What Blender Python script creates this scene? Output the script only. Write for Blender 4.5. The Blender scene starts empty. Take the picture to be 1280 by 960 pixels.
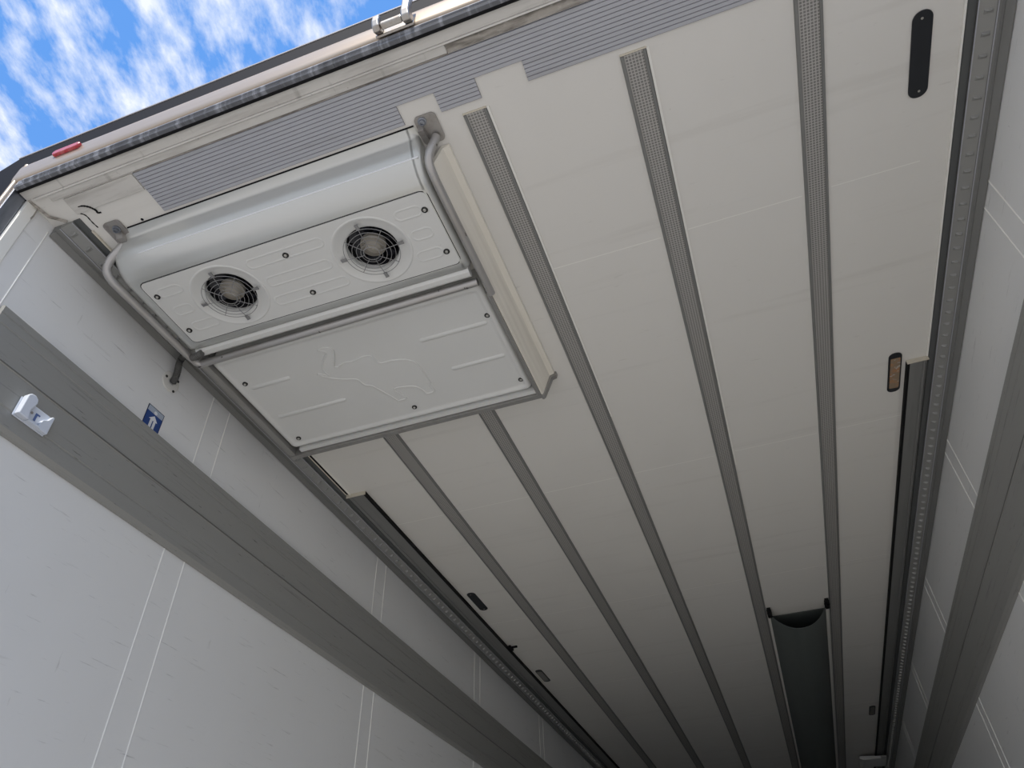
import bpy, bmesh, math, random
from mathutils import Vector, Matrix
random.seed(7)
PI = math.pi
scene = bpy.context.scene
COL = scene.collection

# ------------------------------------------------------------------ camera
cam_d = bpy.data.cameras.new('camera'); cam = bpy.data.objects.new('camera', cam_d); COL.objects.link(cam)
R_ = Matrix(((0.94227232, 0.24113028, 0.23233394), (0.33386638, -0.62348349, -0.70696646), (-0.02561465, 0.74372342, -0.66799653)))
cam.matrix_world = Matrix.Translation((0.344, 0.0, 0.88)) @ R_.to_4x4()
cam_d.sensor_width = 36.0; cam_d.lens = 904.94 / 1280 * 36; cam_d.clip_start = 0.02; cam_d.clip_end = 500
scene.camera = cam
scene.view_settings.view_transform = 'Standard'; scene.view_settings.look = 'None'
scene.view_settings.exposure = 0.0; scene.view_settings.gamma = 1.0
scene.view_settings.use_curve_mapping = False

# ------------------------------------------------------------------ node helpers
def nt_new(m):
    m.use_nodes = True; nt = m.node_tree; nt.nodes.clear(); return nt
class G:
    """small node-graph writer"""
    def __init__(s, nt): s.nt = nt
    def n(s, t, **k):
        nd = s.nt.nodes.new(t)
        for a, b in k.items(): setattr(nd, a, b)
        return nd
    def l(s, a, b): s.nt.links.new(a, b)
    def inp(s, nd, i, v):
        if hasattr(v, 'is_output') or isinstance(v, bpy.types.NodeSocket): s.l(v, nd.inputs[i])
        else: nd.inputs[i].default_value = v
    def math(s, op, a, b=0.0, c=0.0, clamp=False):
        nd = s.n('ShaderNodeMath', operation=op, use_clamp=clamp); s.inp(nd, 0, a); s.inp(nd, 1, b)
        if op in ('MULTIPLY_ADD',): s.inp(nd, 2, c)
        return nd.outputs[0]
    def mapr(s, v, a, b, c=0.0, d=1.0):
        nd = s.n('ShaderNodeMapRange'); s.inp(nd, 0, v)
        for i, x in zip((1, 2, 3, 4), (a, b, c, d)): nd.inputs[i].default_value = x
        return nd.outputs[0]
    def noise(s, vec, scale, detail=3.0, rough=.5):
        nd = s.n('ShaderNodeTexNoise'); s.l(vec, nd.inputs['Vector']); nd.inputs['Scale'].default_value = scale
        nd.inputs['Detail'].default_value = detail; nd.inputs['Roughness'].default_value = rough
        return nd.outputs[0]
    def scale(s, vec, sx, sy, sz, rot=(0, 0, 0), loc=(0, 0, 0)):
        nd = s.n('ShaderNodeMapping'); s.l(vec, nd.inputs[0]); nd.inputs['Scale'].default_value = (sx, sy, sz)
        nd.inputs['Rotation'].default_value = rot; nd.inputs['Location'].default_value = loc
        return nd.outputs[0]
    def mix(s, f, a, b):
        nd = s.n('ShaderNodeMix', data_type='RGBA'); s.inp(nd, 0, f)
        for i, v in ((6, a), (7, b)):
            if isinstance(v, (tuple, list)): nd.inputs[i].default_value = (*v[:3], 1)
            else: s.l(v, nd.inputs[i])
        return nd.outputs[2]

# ------------------------------------------------------------------ world: blue sky with streaky clouds
world = bpy.data.worlds.new('sky'); scene.world = world
world.use_nodes = True; wt = world.node_tree; wt.nodes.clear(); g = G(wt)
tc = g.n('ShaderNodeTexCoord'); sep = g.n('ShaderNodeSeparateXYZ'); g.l(tc.outputs['Generated'], sep.inputs[0])
zc = g.math('MAXIMUM', sep.outputs[2], 0.03)
comb = g.n('ShaderNodeCombineXYZ'); g.l(g.math('DIVIDE', sep.outputs[0], zc), comb.inputs[0]); g.l(g.math('DIVIDE', sep.outputs[1], zc), comb.inputs[1])
base = g.mix(g.mapr(sep.outputs[2], 0.0, 0.75), (.72, .82, .95), (.125, .33, .80))
rot = g.scale(comb.outputs[0], 1.0, 1.0, 1, rot=(0, 0, math.radians(-16)))
c1 = g.noise(g.scale(rot, 17.0, 8.0, 1, loc=(1.3, 4.1, 0)), 1.0, 9.0, .60)
c2 = g.noise(g.scale(rot, 5.5, 3.6, 1, loc=(3.3, 1.1, 0)), 1.0, 3.0, .5)
cl = g.math('ADD', g.math('MULTIPLY', c1, .72), g.math('MULTIPLY', c2, .42))
cov = g.mapr(cl, .515, .685)
cov = g.math('POWER', cov, 1.15)
skyc = g.mix(g.math('MULTIPLY', cov, .95), base, (.88, .92, 1.0))
gnd = g.mix(g.math('GREATER_THAN', sep.outputs[2], 0.0), (.34, .32, .29), skyc)
bg = g.n('ShaderNodeBackground'); g.l(gnd, bg.inputs[0]); bg.inputs[1].default_value = 1.12
out = g.n('ShaderNodeOutputWorld'); g.l(bg.outputs[0], out.inputs[0])

# ------------------------------------------------------------------ sun: behind the open doors, lighting the portal, the yard and the load floor
sd = bpy.data.lights.new('sun', 'SUN'); sd.energy = 4.6; sd.angle = math.radians(.6); sd.color = (1.0, .93, .82)
sun = bpy.data.objects.new('sun', sd); COL.objects.link(sun)
sun.rotation_euler = Vector((0.0, -.70, .84)).to_track_quat('Z', 'Y').to_euler()
sun.location = (0, -20, 15)

# ------------------------------------------------------------------ materials
def mat(name, col, rough=.5, metal=0.0, dirt=None, bump=None, coat=0.0, spec=.5):
    """dirt: list of (scale vec, threshold lo, hi, colour, amount); bump: (scale vec, strength, distance)"""
    m = bpy.data.materials.new(name); nt = nt_new(m); g = G(nt)
    b = g.n('ShaderNodeBsdfPrincipled'); o = g.n('ShaderNodeOutputMaterial'); g.l(b.outputs[0], o.inputs[0])
    b.inputs['Roughness'].default_value = rough; b.inputs['Metallic'].default_value = metal
    b.inputs['Coat Weight'].default_value = coat; b.inputs['Coat Roughness'].default_value = .12
    b.inputs['Specular IOR Level'].default_value = spec
    c = None
    t = g.n('ShaderNodeTexCoord').outputs['Object']
    cur = (*col,)
    for d in (dirt or []):
        sc, lo, hi, dc, amt = d[:5]; rz = d[5] if len(d) > 5 else (0, 0, 0)
        v = g.noise(g.scale(t, *sc, rot=rz, loc=(sc[0] % 7, 2.3, sc[2] % 5)), 1.0, 4.0, .6)
        f = g.math('MULTIPLY', g.mapr(v, lo, hi), amt)
        cur = g.mix(f, cur, dc)
    if isinstance(cur, tuple): b.inputs['Base Color'].default_value = (*cur, 1)
    else: g.l(cur, b.inputs['Base Color'])
    if bump:
        v = g.noise(g.scale(t, *bump[0]), 1.0, 3.0, .5)
        bn = g.n('ShaderNodeBump'); bn.inputs['Strength'].default_value = bump[1]; bn.inputs['Distance'].default_value = bump[2]
        g.l(v, bn.inputs['Height']); g.l(bn.outputs[0], b.inputs['Normal'])
    return m
M = {}
M['ceiling'] = mat('white_ceiling_panel', (.74, .725, .685), .42, dirt=[
    ((1.1, .8, 1), .52, .78, (.60, .585, .55), .35), ((14, 60, 1), .68, .76, (.42, .40, .36), .25), ((90, 90, 90), .74, .78, (.15, .13, .11), .8),
    ((.9, 14, 1), .58, .72, (.54, .52, .48), .25)], bump=((1.2, 1.2, 1), .15, .02))
M['wall'] = mat('white_wall_panel', (.80, .805, .80), .40, dirt=[
    ((1, 1.1, 1.1), .50, .80, (.70, .70, .68), .30), ((1, 4, 60), .665, .71, (.55, .55, .54), .35, (.22, 0, 0)), ((1, 7, 130), .66, .72, (.36, .36, .36), .5, (-.12, 0, 0)),
    ((1, 40, 7), .70, .75, (.45, .45, .44), .40, (.05, 0, 0)), ((60, 60, 60), .745, .78, (.22, .22, .22), .7)], bump=((1, 1.5, 1.5), .15, .02))
M['seam'] = mat('white_sealant_bead', (.86, .85, .80), .4)
M['cream'] = mat('cream_sealant', (.66, .62, .52), .55, dirt=[((8, 30, 8), .5, .75, (.45, .38, .27), .5)])
M['board'] = mat('grubby_white_header_board', (.62, .605, .57), .45, dirt=[
    ((4, 40, 4), .48, .72, (.36, .34, .31), .65), ((40, 6, 1), .62, .72, (.25, .24, .22), .5), ((80, 80, 80), .70, .76, (.12, .11, .10), .8)])
M['grime'] = mat('grimy_channel', (.42, .39, .35), .6, dirt=[((10, 60, 4), .42, .62, (.12, .11, .09), .8), ((60, 90, 40), .55, .7, (.55, .52, .48), .5)])
M['ribplate'] = mat('ribbed_aluminium', (.46, .47, .51), .45, .2, dirt=[((3, 25, 3), .55, .75, (.30, .30, .31), .5)])
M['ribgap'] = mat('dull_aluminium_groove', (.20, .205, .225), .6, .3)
M['railal'] = mat('dull_extruded_aluminium', (.21, .212, .205), .48, .1, dirt=[((30, 2, 30), .5, .8, (.15, .15, .145), .5)])
M['raildark'] = mat('shadowed_rail_channel', (.095, .10, .10), .5, .1)  # shade of the rail channel is put into this darker colour
M['raillight'] = mat('punched_rail_strip', (.30, .302, .292), .38, .15)
M['band'] = mat('scuffed_anodised_wall_rail', (.30, .30, .285), .5, .1, dirt=[
    ((1, 2.5, 90), .60, .72, (.15, .15, .145), .65, (.03, 0, 0)), ((1, 12, 160), .66, .71, (.06, .06, .06), .75, (-.10, 0, 0)), ((1, 1.2, 14), .5, .8, (.33, .33, .32), .5)])
M['bandline'] = mat('dark_rail_ridge', (.13, .13, .125), .5, .25)
M['rubber'] = mat('black_rubber', (.006, .006, .007), .7, spec=.2)
M['blackfascia'] = mat('black_painted_portal', (.005, .005, .008), .65, spec=.12)
M['gasket'] = mat('streaky_grey_door_gasket', (.12, .125, .14), .45, dirt=[((60, 3, 5), .50, .66, (.38, .40, .44), .65), ((9, 2, 2), .5, .7, (.04, .04, .045), .6)])
M['steel'] = mat('brushed_stainless_portal', (.42, .345, .27), .36, .6, dirt=[((4, 40, 40), .5, .8, (.50, .45, .38), .5)])
M['steeldark'] = mat('weathered_steel_jamb', (.27, .29, .33), .35, .7, dirt=[((20, 20, 3), .5, .7, (.10, .11, .13), .6)])
M['latch'] = mat('cast_stainless_latch', (.42, .40, .37), .35, .9, dirt=[((40, 40, 40), .5, .7, (.32, .22, .15), .6)])
M['edge'] = mat('pale_roof_edge', (.30, .29, .30), .45)
M['hood'] = mat('glossy_silver_white_cover', (.60, .61, .59), .30, .55, coat=.2)
M['unit'] = mat('white_moulded_panel', (.70, .705, .685), .40, coat=.1, dirt=[((2, 2, 2), .5, .8, (.60, .60, .58), .35), ((120, 120, 120), .74, .79, (.2, .2, .18), .7)])
M['skirt'] = mat('ivory_side_skirt', (.84, .80, .71), .42, dirt=[((40, 1.5, 40), .5, .75, (.60, .56, .49), .4)])
M['tube'] = mat('scuffed_aluminium_tube', (.46, .45, .44), .36, .6, dirt=[((60, 18, 60), .66, .70, (.05, .04, .035), .9), ((8, 8, 8), .5, .8, (.42, .37, .33), .5)])
M['framebar'] = mat('grey_frame_bar', (.36, .355, .34), .42, .5, dirt=[((20, 4, 20), .5, .75, (.24, .22, .20), .6)])
M['bracket'] = mat('dull_zinc_bracket', (.36, .345, .33), .45, .6, dirt=[((40, 40, 40), .5, .75, (.20, .17, .15), .6)])
M['boltdark'] = mat('black_washer', (.015, .015, .014), .5)
M['boltlight'] = mat('bright_screw_head', (.50, .49, .45), .3, .8)
M['wire'] = mat('grey_wire_guard', (.30, .30, .30), .4, .5)
M['fandark'] = mat('dark_fan_blades', (.012, .013, .02), .45)
M['fanhub'] = mat('dusty_fan_hub', (.36, .335, .29), .5, .1)
M['cavity'] = mat('dark_fan_housing', (.012, .012, .016), .7)
M['hose'] = mat('dark_corrugated_hose', (.10, .10, .095), .5)
M['flange'] = mat('translucent_white_flange', (.72, .71, .67), .35)
M['plastic'] = mat('pale_blue_white_plastic', (.66, .71, .80), .32)
M['plasticmark'] = mat('blue_ink_mark', (.10, .16, .36), .5)
M['blankplate'] = mat('black_blanking_plate', (.010, .012, .016), .42)
M['lensm'] = mat('amber_grey_lamp_lens', (.34, .25, .17), .22, .2, coat=.5, dirt=[((30, 45, 30), .48, .6, (.52, .26, .12), .8), ((40, 60, 40), .6, .68, (.62, .60, .55), .8)])
M['lensg'] = mat('dull_grey_lamp_lens', (.20, .195, .18), .3, .1, coat=.4)
M['fabric'] = mat('dark_grey_duct_fabric', (.115, .13, .125), .6, bump=((5, 2, 5), .3, .02))
M['red'] = mat('red_reflector', (.42, .02, .035), .25, coat=.5, dirt=[((60, 60, 60), .5, .7, (.62, .22, .22), .5)])
M['signblue'] = mat('sign_blue', (.012, .055, .24), .4)
M['signpale'] = mat('sign_pale_blue_grey', (.40, .46, .55), .4)
M['signdark'] = mat('sign_navy_border', (.008, .015, .06), .4)
M['signwhite'] = mat('sign_white', (.80, .82, .85), .4)
M['concrete'] = mat('sunlit_concrete', (.46, .43, .39), .85, dirt=[((.4, .4, .4), .4, .7, (.38, .36, .33), .6)])
M['floor'] = mat('worn_aluminium_floor', (.50, .485, .46), .6, .1)
M['body'] = mat('white_trailer_outside', (.75, .75, .75), .4)
# waffle pattern of the ceiling load rails
def waffle():
    m = bpy.data.materials.new('waffle_embossed_aluminium'); nt = nt_new(m); g = G(nt)
    b = g.n('ShaderNodeBsdfPrincipled'); o = g.n('ShaderNodeOutputMaterial'); g.l(b.outputs[0], o.inputs[0])
    b.inputs['Roughness'].default_value = .5; b.inputs['Metallic'].default_value = .2
    s = g.n('ShaderNodeSeparateXYZ'); g.l(g.n('ShaderNodeTexCoord').outputs['Object'], s.inputs[0])
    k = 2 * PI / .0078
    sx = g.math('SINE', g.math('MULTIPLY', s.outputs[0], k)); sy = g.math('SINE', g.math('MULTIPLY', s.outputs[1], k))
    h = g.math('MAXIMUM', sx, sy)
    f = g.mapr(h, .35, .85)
    g.l(g.mix(f, (.22, .215, .205), (.50, .485, .46)), b.inputs['Base Color'])  # shade of the pits put into the base colour, besides the bump
    bn = g.n('ShaderNodeBump'); bn.inputs['Strength'].default_value = .5; bn.inputs['Distance'].default_value = .0012
    g.l(f, bn.inputs['Height']); g.l(bn.outputs[0], b.inputs['Normal'])
    return m
M['waffle'] = waffle()

# ------------------------------------------------------------------ mesh helpers
class MB:
    def __init__(s): s.v = []; s.f = []; s.m = []; s.mi = 0
    def add(s, vs, fs):
        o = len(s.v); s.v += [Vector(p) for p in vs]; s.f += [[o + i for i in f] for f in fs]; s.m += [s.mi] * len(fs); return s
    def box(s, x0, x1, y0, y1, z0, z1):
        vs = [(x, y, z) for z in (z0, z1) for y in (y0, y1) for x in (x0, x1)]
        return s.add(vs, [(0, 2, 3, 1), (4, 5, 7, 6), (0, 1, 5, 4), (2, 6, 7, 3), (0, 4, 6, 2), (1, 3, 7, 5)])
    def prism(s, poly, a0, a1, axis='y'):
        """poly: (x,z) for axis y, (y,z) for axis x, (x,y) for axis z"""
        def P(p, a): return {'y': (p[0], a, p[1]), 'x': (a, p[0], p[1]), 'z': (p[0], p[1], a)}[axis]
        n = len(poly); vs = [P(p, a0) for p in poly] + [P(p, a1) for p in poly]
        return s.add(vs, [list(range(n))[::-1], list(range(n, 2 * n))] + [[i, (i + 1) % n, n + (i + 1) % n, n + i] for i in range(n)])
    def tube(s, path, r, seg=12, cap=True, flat=None):
        P = [Vector(p) for p in path]; n = len(P); rings = []; up = None
        for i, p in enumerate(P):
            t = (P[min(i + 1, n - 1)] - P[max(i - 1, 0)]).normalized()
            if up is None:
                up = Vector((0, 0, 1)) if abs(t.z) < .9 else Vector((1, 0, 0))
            a = t.cross(up).normalized(); b = a.cross(t).normalized(); up = b
            rr = r[i] if isinstance(r, (list, tuple)) else r
            rings.append([p + a * math.cos(2 * PI * k / seg) * rr + b * math.sin(2 * PI * k / seg) * rr * (flat or 1) for k in range(seg)])
        vs = [q for R in rings for q in R]
        fs = [[i * seg + k, i * seg + (k + 1) % seg, (i + 1) * seg + (k + 1) % seg, (i + 1) * seg + k] for i in range(n - 1) for k in range(seg)]
        if cap: fs += [list(range(seg))[::-1], list(range((n - 1) * seg, n * seg))]
        return s.add(vs, fs)
    def lathe(s, c, prof, seg=32, axis='z', cap0=False, cap1=False):
        """prof: (radius, height) rings about c"""
        def P(r, h, a):
            u, w = math.cos(a) * r, math.sin(a) * r
            return {'z': (c[0] + u, c[1] + w, c[2] + h), 'x': (c[0] + h, c[1] + u, c[2] + w), 'y': (c[0] + u, c[1] + h, c[2] + w)}[axis]
        vs = [P(r, h, 2 * PI * k / seg) for r, h in prof for k in range(seg)]
        fs = [[i * seg + k, i * seg + (k + 1) % seg, (i + 1) * seg + (k + 1) % seg, (i + 1) * seg + k] for i in range(len(prof) - 1) for k in range(seg)]
        if cap0: fs.append(list(range(seg))[::-1])
        if cap1: fs.append(list(range((len(prof) - 1) * seg, len(prof) * seg)))
        return s.add(vs, fs)
    def build(s, name, mats, parent=None, smooth=None, bevel=None, origin=None):
        if not isinstance(mats, (list, tuple)): mats = [mats]
        if parent is not None:
            o = Vector((0, 0, 0)); q = parent
            while q is not None: o = o + q.location; q = q.parent
        elif origin is not None: o = Vector(origin)
        else:
            o = Vector([(min(v[i] for v in s.v) + max(v[i] for v in s.v)) / 2 for i in range(3)])
        me = bpy.data.meshes.new(name); me.from_pydata([tuple(v - o) for v in s.v], [], s.f)
        for m in mats: me.materials.append(m)
        for p, mi in zip(me.polygons, s.m): p.material_index = mi
        bm = bmesh.new(); bm.from_mesh(me); bmesh.ops.recalc_face_normals(bm, faces=bm.faces); bm.to_mesh(me); bm.free()
        if smooth:
            for p in me.polygons: p.use_smooth = True
            me.set_sharp_from_angle(angle=math.radians(smooth))
        ob = bpy.data.objects.new(name, me); COL.objects.link(ob)
        if parent is not None: ob.parent = parent
        else: ob.location = o
        if bevel:
            b = ob.modifiers.new('bevel', 'BEVEL'); b.width = bevel; b.segments = 3; b.limit_method = 'ANGLE'; b.angle_limit = math.radians(35)
        return ob
def tag(o, label=None, cat=None, group=None, kind=None):
    if label: o['label'] = label
    if cat: o['category'] = cat
    if group: o['group'] = group
    if kind: o['kind'] = kind
    return o
def thing(name, loc, label, cat, group=None):
    o = bpy.data.objects.new(name, None); COL.objects.link(o); o.location = loc; o.empty_display_size = .1
    return tag(o, label, cat, group)
def struct(o, label, cat): return tag(o, label, cat, kind='structure')
def copy_tree(o, parent=None):
    c = o.copy(); COL.objects.link(c)
    if parent is not None: c.parent = parent
    for ch in list(o.children): copy_tree(ch, c)
    return c
def catmull(P, n=6, closed=False):
    P = [Vector(p) for p in P]; out = []; N = len(P)
    rng = range(N if closed else N - 1)
    for i in rng:
        g_ = lambda k: P[k % N] if closed else P[max(0, min(N - 1, k))]
        p0, p1, p2, p3 = g_(i - 1), g_(i), g_(i + 1), g_(i + 2)
        for j in range(n):
            t = j / n
            out.append(.5 * ((2 * p1) + (-p0 + p2) * t + (2 * p0 - 5 * p1 + 4 * p2 - p3) * t * t + (-p0 + 3 * p1 - 3 * p2 + p3) * t ** 3))
    if not closed: out.append(P[-1])
    return out
def rrect(x0, x1, y0, y1, r, n=5):
    pts = []
    for cx, cy, a0 in ((x1 - r, y1 - r, 0), (x0 + r, y1 - r, 90), (x0 + r, y0 + r, 180), (x1 - r, y0 + r, 270)):
        for k in range(n + 1):
            a = math.radians(a0 + 90 * k / n); pts.append((cx + r * math.cos(a), cy + r * math.sin(a)))
    return pts
def stadium_ridge(mb, x0, x1, y, z, r, h=.45):
    """raised rounded rib on an underside"""
    mb.tube([(x0, y, z), (x0 + r * .6, y, z), (x1 - r * .6, y, z), (x1, y, z)], [r * .5, r, r, r * .5], 10, True, h)

# ------------------------------------------------------------------ the trailer shell
W = 1.235; H = 2.60; YE = 13.6; Y0 = .64
SEAMS = [(1.470 + 1.226 * k, 1.560 + 1.226 * k) for k in range(9)]
def side_wall(s, name, label):
    mb = MB(); a, b = (-W - .06, -W) if s < 0 else (W, W + .06)
    mb.box(a, b, Y0, YE, 0, H)
    w = struct(mb.build(name, M['wall'], origin=(0, 0, 0)), label, 'wall')
    sb = MB(); i0, i1 = (-W - .001, -W + .0022) if s < 0 else (W - .0022, W + .001)
    for p in SEAMS:
        for y in p: sb.prism([(i0 if s > 0 else i1, y), (i1 if s > 0 else i0, y - .0028), (i1 if s > 0 else i0, y + .0028)], 0.0, H - .03, 'z')
    # seam just inside the door and the lapped edge panel
    sb.prism([(i0 if s > 0 else i1, .728), (i1 if s > 0 else i0, .7255), (i1 if s > 0 else i0, .7305)], 0, H - .03, 'z')
    sb.build('panel_joint', M['seam'], w)
    return w
wall_l = side_wall(-1, 'wall_left', 'scuffed white left side wall of the trailer')
wall_r = side_wall(1, 'wall_right', 'white right side wall of the trailer')
struct(MB().box(-W, W, YE, YE + .08, 0, H).build('wall_front', M['wall']), 'white bulkhead wall at the far end', 'wall')
struct(MB().box(-W - .06, W + .06, .60, YE, -.12, 0).build('floor', M['floor']), 'grey metal load floor of the trailer', 'floor')
struct(MB().box(-60, 60, -60, 60, -1.3, -1.2).build('floor_yard', M['concrete']), 'pale sunlit concrete yard under the trailer', 'ground')

ceil = struct(MB().box(-W, W, Y0, YE, H, H + .06).build('ceiling', M['ceiling'], origin=(0, 0, 0)), 'off-white trailer ceiling panel', 'ceiling')
cs = MB()
RX = [-.787, -.394, 0.0, .4045, .803]
spans = [(-1.13, -.825), (-.75, -.43), (-.358, -.036), (.036, .366), (.445, .764), (.842, 1.07)]
for k in range(9):
    y = 1.371 + 1.155 * k
    for i, (a, b) in enumerate(spans):
        if k == 0 and i < 3: continue
        if y > 4.1 and i == 4: continue
        dy = .004 * math.sin(7 * i + k)
        cs.prism([(y + dy, H + .001), (y + dy - .0016, H - .0004), (y + dy + .0016, H - .0004)][::-1], a, b, 'x')
cs.build('panel_joint', M['seam'], ceil)
struct(MB().box(-W - .06, W + .06, .665, YE + .08, H + .0605, H + .10).build('ceiling_outer_skin', M['body']), 'white outer roof skin', 'roof')

# ------------------------------------------------------------------ ceiling load rails
def load_rail(x, y0, label, seal):
    t = thing('ceiling_rail', (x, y0, H), label, 'ceiling rail', 'waffle-embossed rails along the ceiling')
    mb = MB(); w = .032
    for s in (-1, 1):
        poly = [(x + s * w, H - .0005), (x + s * (w - .002), H - .006), (x + s * (w - .0085), H - .0075), (x + s * (w - .0095), H - .003), (x + s * (w - .0095), H - .0005)]
        mb.prism(poly, y0, YE - .02)
    mb.build('flange', M['railal'], t)
    wf = MB().box(x - w + .0092, x + w - .0092, y0, YE - .02, H - .0045, H - .0005).build('waffle_strip', M['waffle'], t)
    if seal:
        MB().box(x + w + .0002, x + w + .0062, y0 - .002, y0 + seal, H - .0035, H - .0003).build('sealant', M['seam'], t)
        MB().box(x - w, x + w, y0 - .0045, y0 - .0005, H - .0035, H - .0003).build('sealant', M['cream'], t)
    return t
load_rail(RX[0], 1.86, 'grey ceiling rail emerging behind the cooling unit, nearest the left wall', 0)
load_rail(RX[1], 1.86, 'grey ceiling rail emerging from under the middle of the cooling unit', 0)
load_rail(RX[2], .824, 'grey waffle ceiling rail running just right of the cooling unit', 1.3)
load_rail(RX[3], .8165, 'grey waffle ceiling rail ending at the ribbed plate, left of the fabric duct', 1.8)
load_rail(RX[4], .80, 'grey waffle ceiling rail on the right side, right of the fabric duct', 0)

# ------------------------------------------------------------------ corner rails with punched louvres
def corner_rail(s, label):
    t = thing('corner_rail', (s * W, .735 if s < 0 else .80, H), label, 'corner rail')
    y0 = .735 if s < 0 else .80
    X = lambda a: s * a
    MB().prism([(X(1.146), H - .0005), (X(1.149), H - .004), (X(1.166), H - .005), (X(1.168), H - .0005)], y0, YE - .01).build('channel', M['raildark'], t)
    m = MB()
    m.prism([(X(1.1685), H - .0005), (X(1.1685), H - .011), (X(1.204), H - .019), (X(1.209), H - .0005)], y0, YE - .01)
    for k in range(int((9.6 - y0) / .055)):
        y = y0 + .03 + k * .055
        cx, cz = X(1.188), H - .0156
        # a little half-dome louvre
        vs = []; n = 7
        for j in range(n):
            a = PI * j / (n - 1); vs.append((cx + s * math.cos(a) * .0115, y + .008, cz - .0005 - s * 0 - math.cos(a) * .0028))
        for j in range(n):
            a = PI * j / (n - 1); vs.append((cx + s * math.cos(a) * .0085, y - .001, cz - math.cos(a) * .0022 - math.sin(a) * .0085))
        for j in range(n):
            a = PI * j / (n - 1); vs.append((cx + s * math.cos(a) * .0100, y - .005, cz + .001 - math.cos(a) * .0025 - math.sin(a) * .0005))
        m.add(vs, [(i * n + j, i * n + j + 1, (i + 1) * n + j + 1, (i + 1) * n + j) for i in range(2) for j in range(n - 1)])
    m.build('punched_strip', M['raillight'], t)
    f = MB()
    f.prism([(X(1.2045), H - .0195), (X(1.209), H - .0215), (X(1.2325), H - .041), (X(1.2335), H - .0005), (X(1.2095), H - .0005)], y0, YE - .01)
    f.prism([(X(1.2115), H - .0235), (X(1.2145), H - .030), (X(1.2175), H - .0285)], y0, YE - .01)
    f.build('wall_flange', M['railal'], t)
    lp = MB(); lp.tube([(X(1.1674), y0, H - .0115), (X(1.1674), YE - .02, H - .0115)], .0016, 6); lp.tube([(X(1.2062), y0, H - .0205), (X(1.2062), YE - .02, H - .0205)], .0016, 6)
    lp.build('edge_lip', M['ribplate'], t)
    return t
corner_rail(-1, 'grey punched aluminium corner rail where ceiling meets the left wall')
corner_rail(1, 'grey punched aluminium corner rail where ceiling meets the right wall')
# lowered guide profiles alongside the corner rails
def guide(s, xa, xb, y0, label):
    t = thing('guide_profile', (s * xa, y0, H), label, 'guide profile')
    X = lambda a: s * a; d = .017
    MB().prism([(X(xa), H - .0005), (X(xa), H - d), (X(xa + .0085), H - d), (X(xa + .0085), H - .0005)], y0, YE - .01).build('rubber_edge', M['rubber'], t)
    w = xb - xa
    MB().prism([(X(xa + .0087), H - .0005), (X(xa + .0087), H - d), (X(xa + w * .40), H - d), (X(xa + w * .42), H - d + .003), (X(xa + w * .72), H - d + .004), (X(xa + w * .74), H - d), (X(xb - .012), H - d), (X(xb - .001), H - d + .012), (X(xb - .001), H - .0005)], y0, YE - .01).build('extrusion', M['railal'], t)
    MB().box(min(X(xa), X(xb)), max(X(xa), X(xb)), y0 - .004, y0 - .0003, H - d, H - .0005).build('end_seal', M['cream'], t)
    return t
guide(1, 1.074, 1.145, 2.205, 'lowered grey guide profile with black edge along the right of the ceiling')
guide(-1, 1.056, 1.145, 2.235, 'lowered grey guide profile with black edge along the left of the ceiling')
# bead along the panel edges
struct(MB().box(1.1405, 1.1455, .80, 2.20, H - .004, H - .0003).build('trim_1', M['seam']), 'pale sealant bead between ceiling and right corner rail', 'trim')
e = MB().box(-1.145, -1.140, .78, 2.225, H - .006, H - .0003)
struct(e.build('trim_2', M['cream']), 'cream sealant bead beside the left corner rail', 'trim')
e = MB(); e.box(-1.1365, -1.131, 1.86, 2.22, H - .009, H - .0003)
struct(e.build('trim_3', M['rubber']), 'dark gap strip behind the cooling unit on the left', 'trim')
e = MB(); e.prism([(-1.130, H - .0003), (-1.127, H - .010), (-1.124, H - .0003)], 1.86, 2.23)
struct(e.build('trim_4', M['seam']), 'bright panel edge behind the cooling unit on the left', 'trim')

# ------------------------------------------------------------------ aluminium side bands
def band(s, z0, z1, y0, label):
    t = .02; X = lambda a: s * (W - a)
    th = thing('wall_rail', (s * W, y0, z0), label, 'wall rail', None)
    h = z1 - z0
    prof = [(0.0005, z0), (t * .6, z0 + .002), (t, z0 + .012), (t, z0 + .05), (t - .002, z0 + .052), (t - .002, z0 + .056), (t, z0 + .058),
            (t, z0 + h * .50), (t + .003, z0 + h * .50 + .002), (t + .003, z0 + h * .50 + .005), (t, z0 + h * .50 + .007),
            (t, z1 - .060), (t - .002, z1 - .058), (t - .002, z1 - .054), (t, z1 - .052), (t, z1 - .030), (t - .0015, z1 - .029), (t - .0015, z1 - .026), (t, z1 - .025), (t, z1 - .006), (t * .7, z1), (.0005, z1)]
    MB().prism([(X(a), z) for a, z in prof], y0, YE - .01).build('extrusion', M['band'], th)
    MB().prism([(X(t + .0032), z0 + h * .50 + .0015), (X(t + .0038), z0 + h * .50 + .0035), (X(t + .0032), z0 + h * .50 + .0055), (X(t - .0002), z0 + h * .5 + .0035)], y0 + .01, YE - .02).build('ridge', M['bandline'], th)
    return th
band(-1, 1.972, 2.267, .732, 'broad scuffed grey aluminium rail along the left wall')
band(1, 1.964, 2.276, .80, 'broad grey aluminium rail along the right wall')

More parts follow.
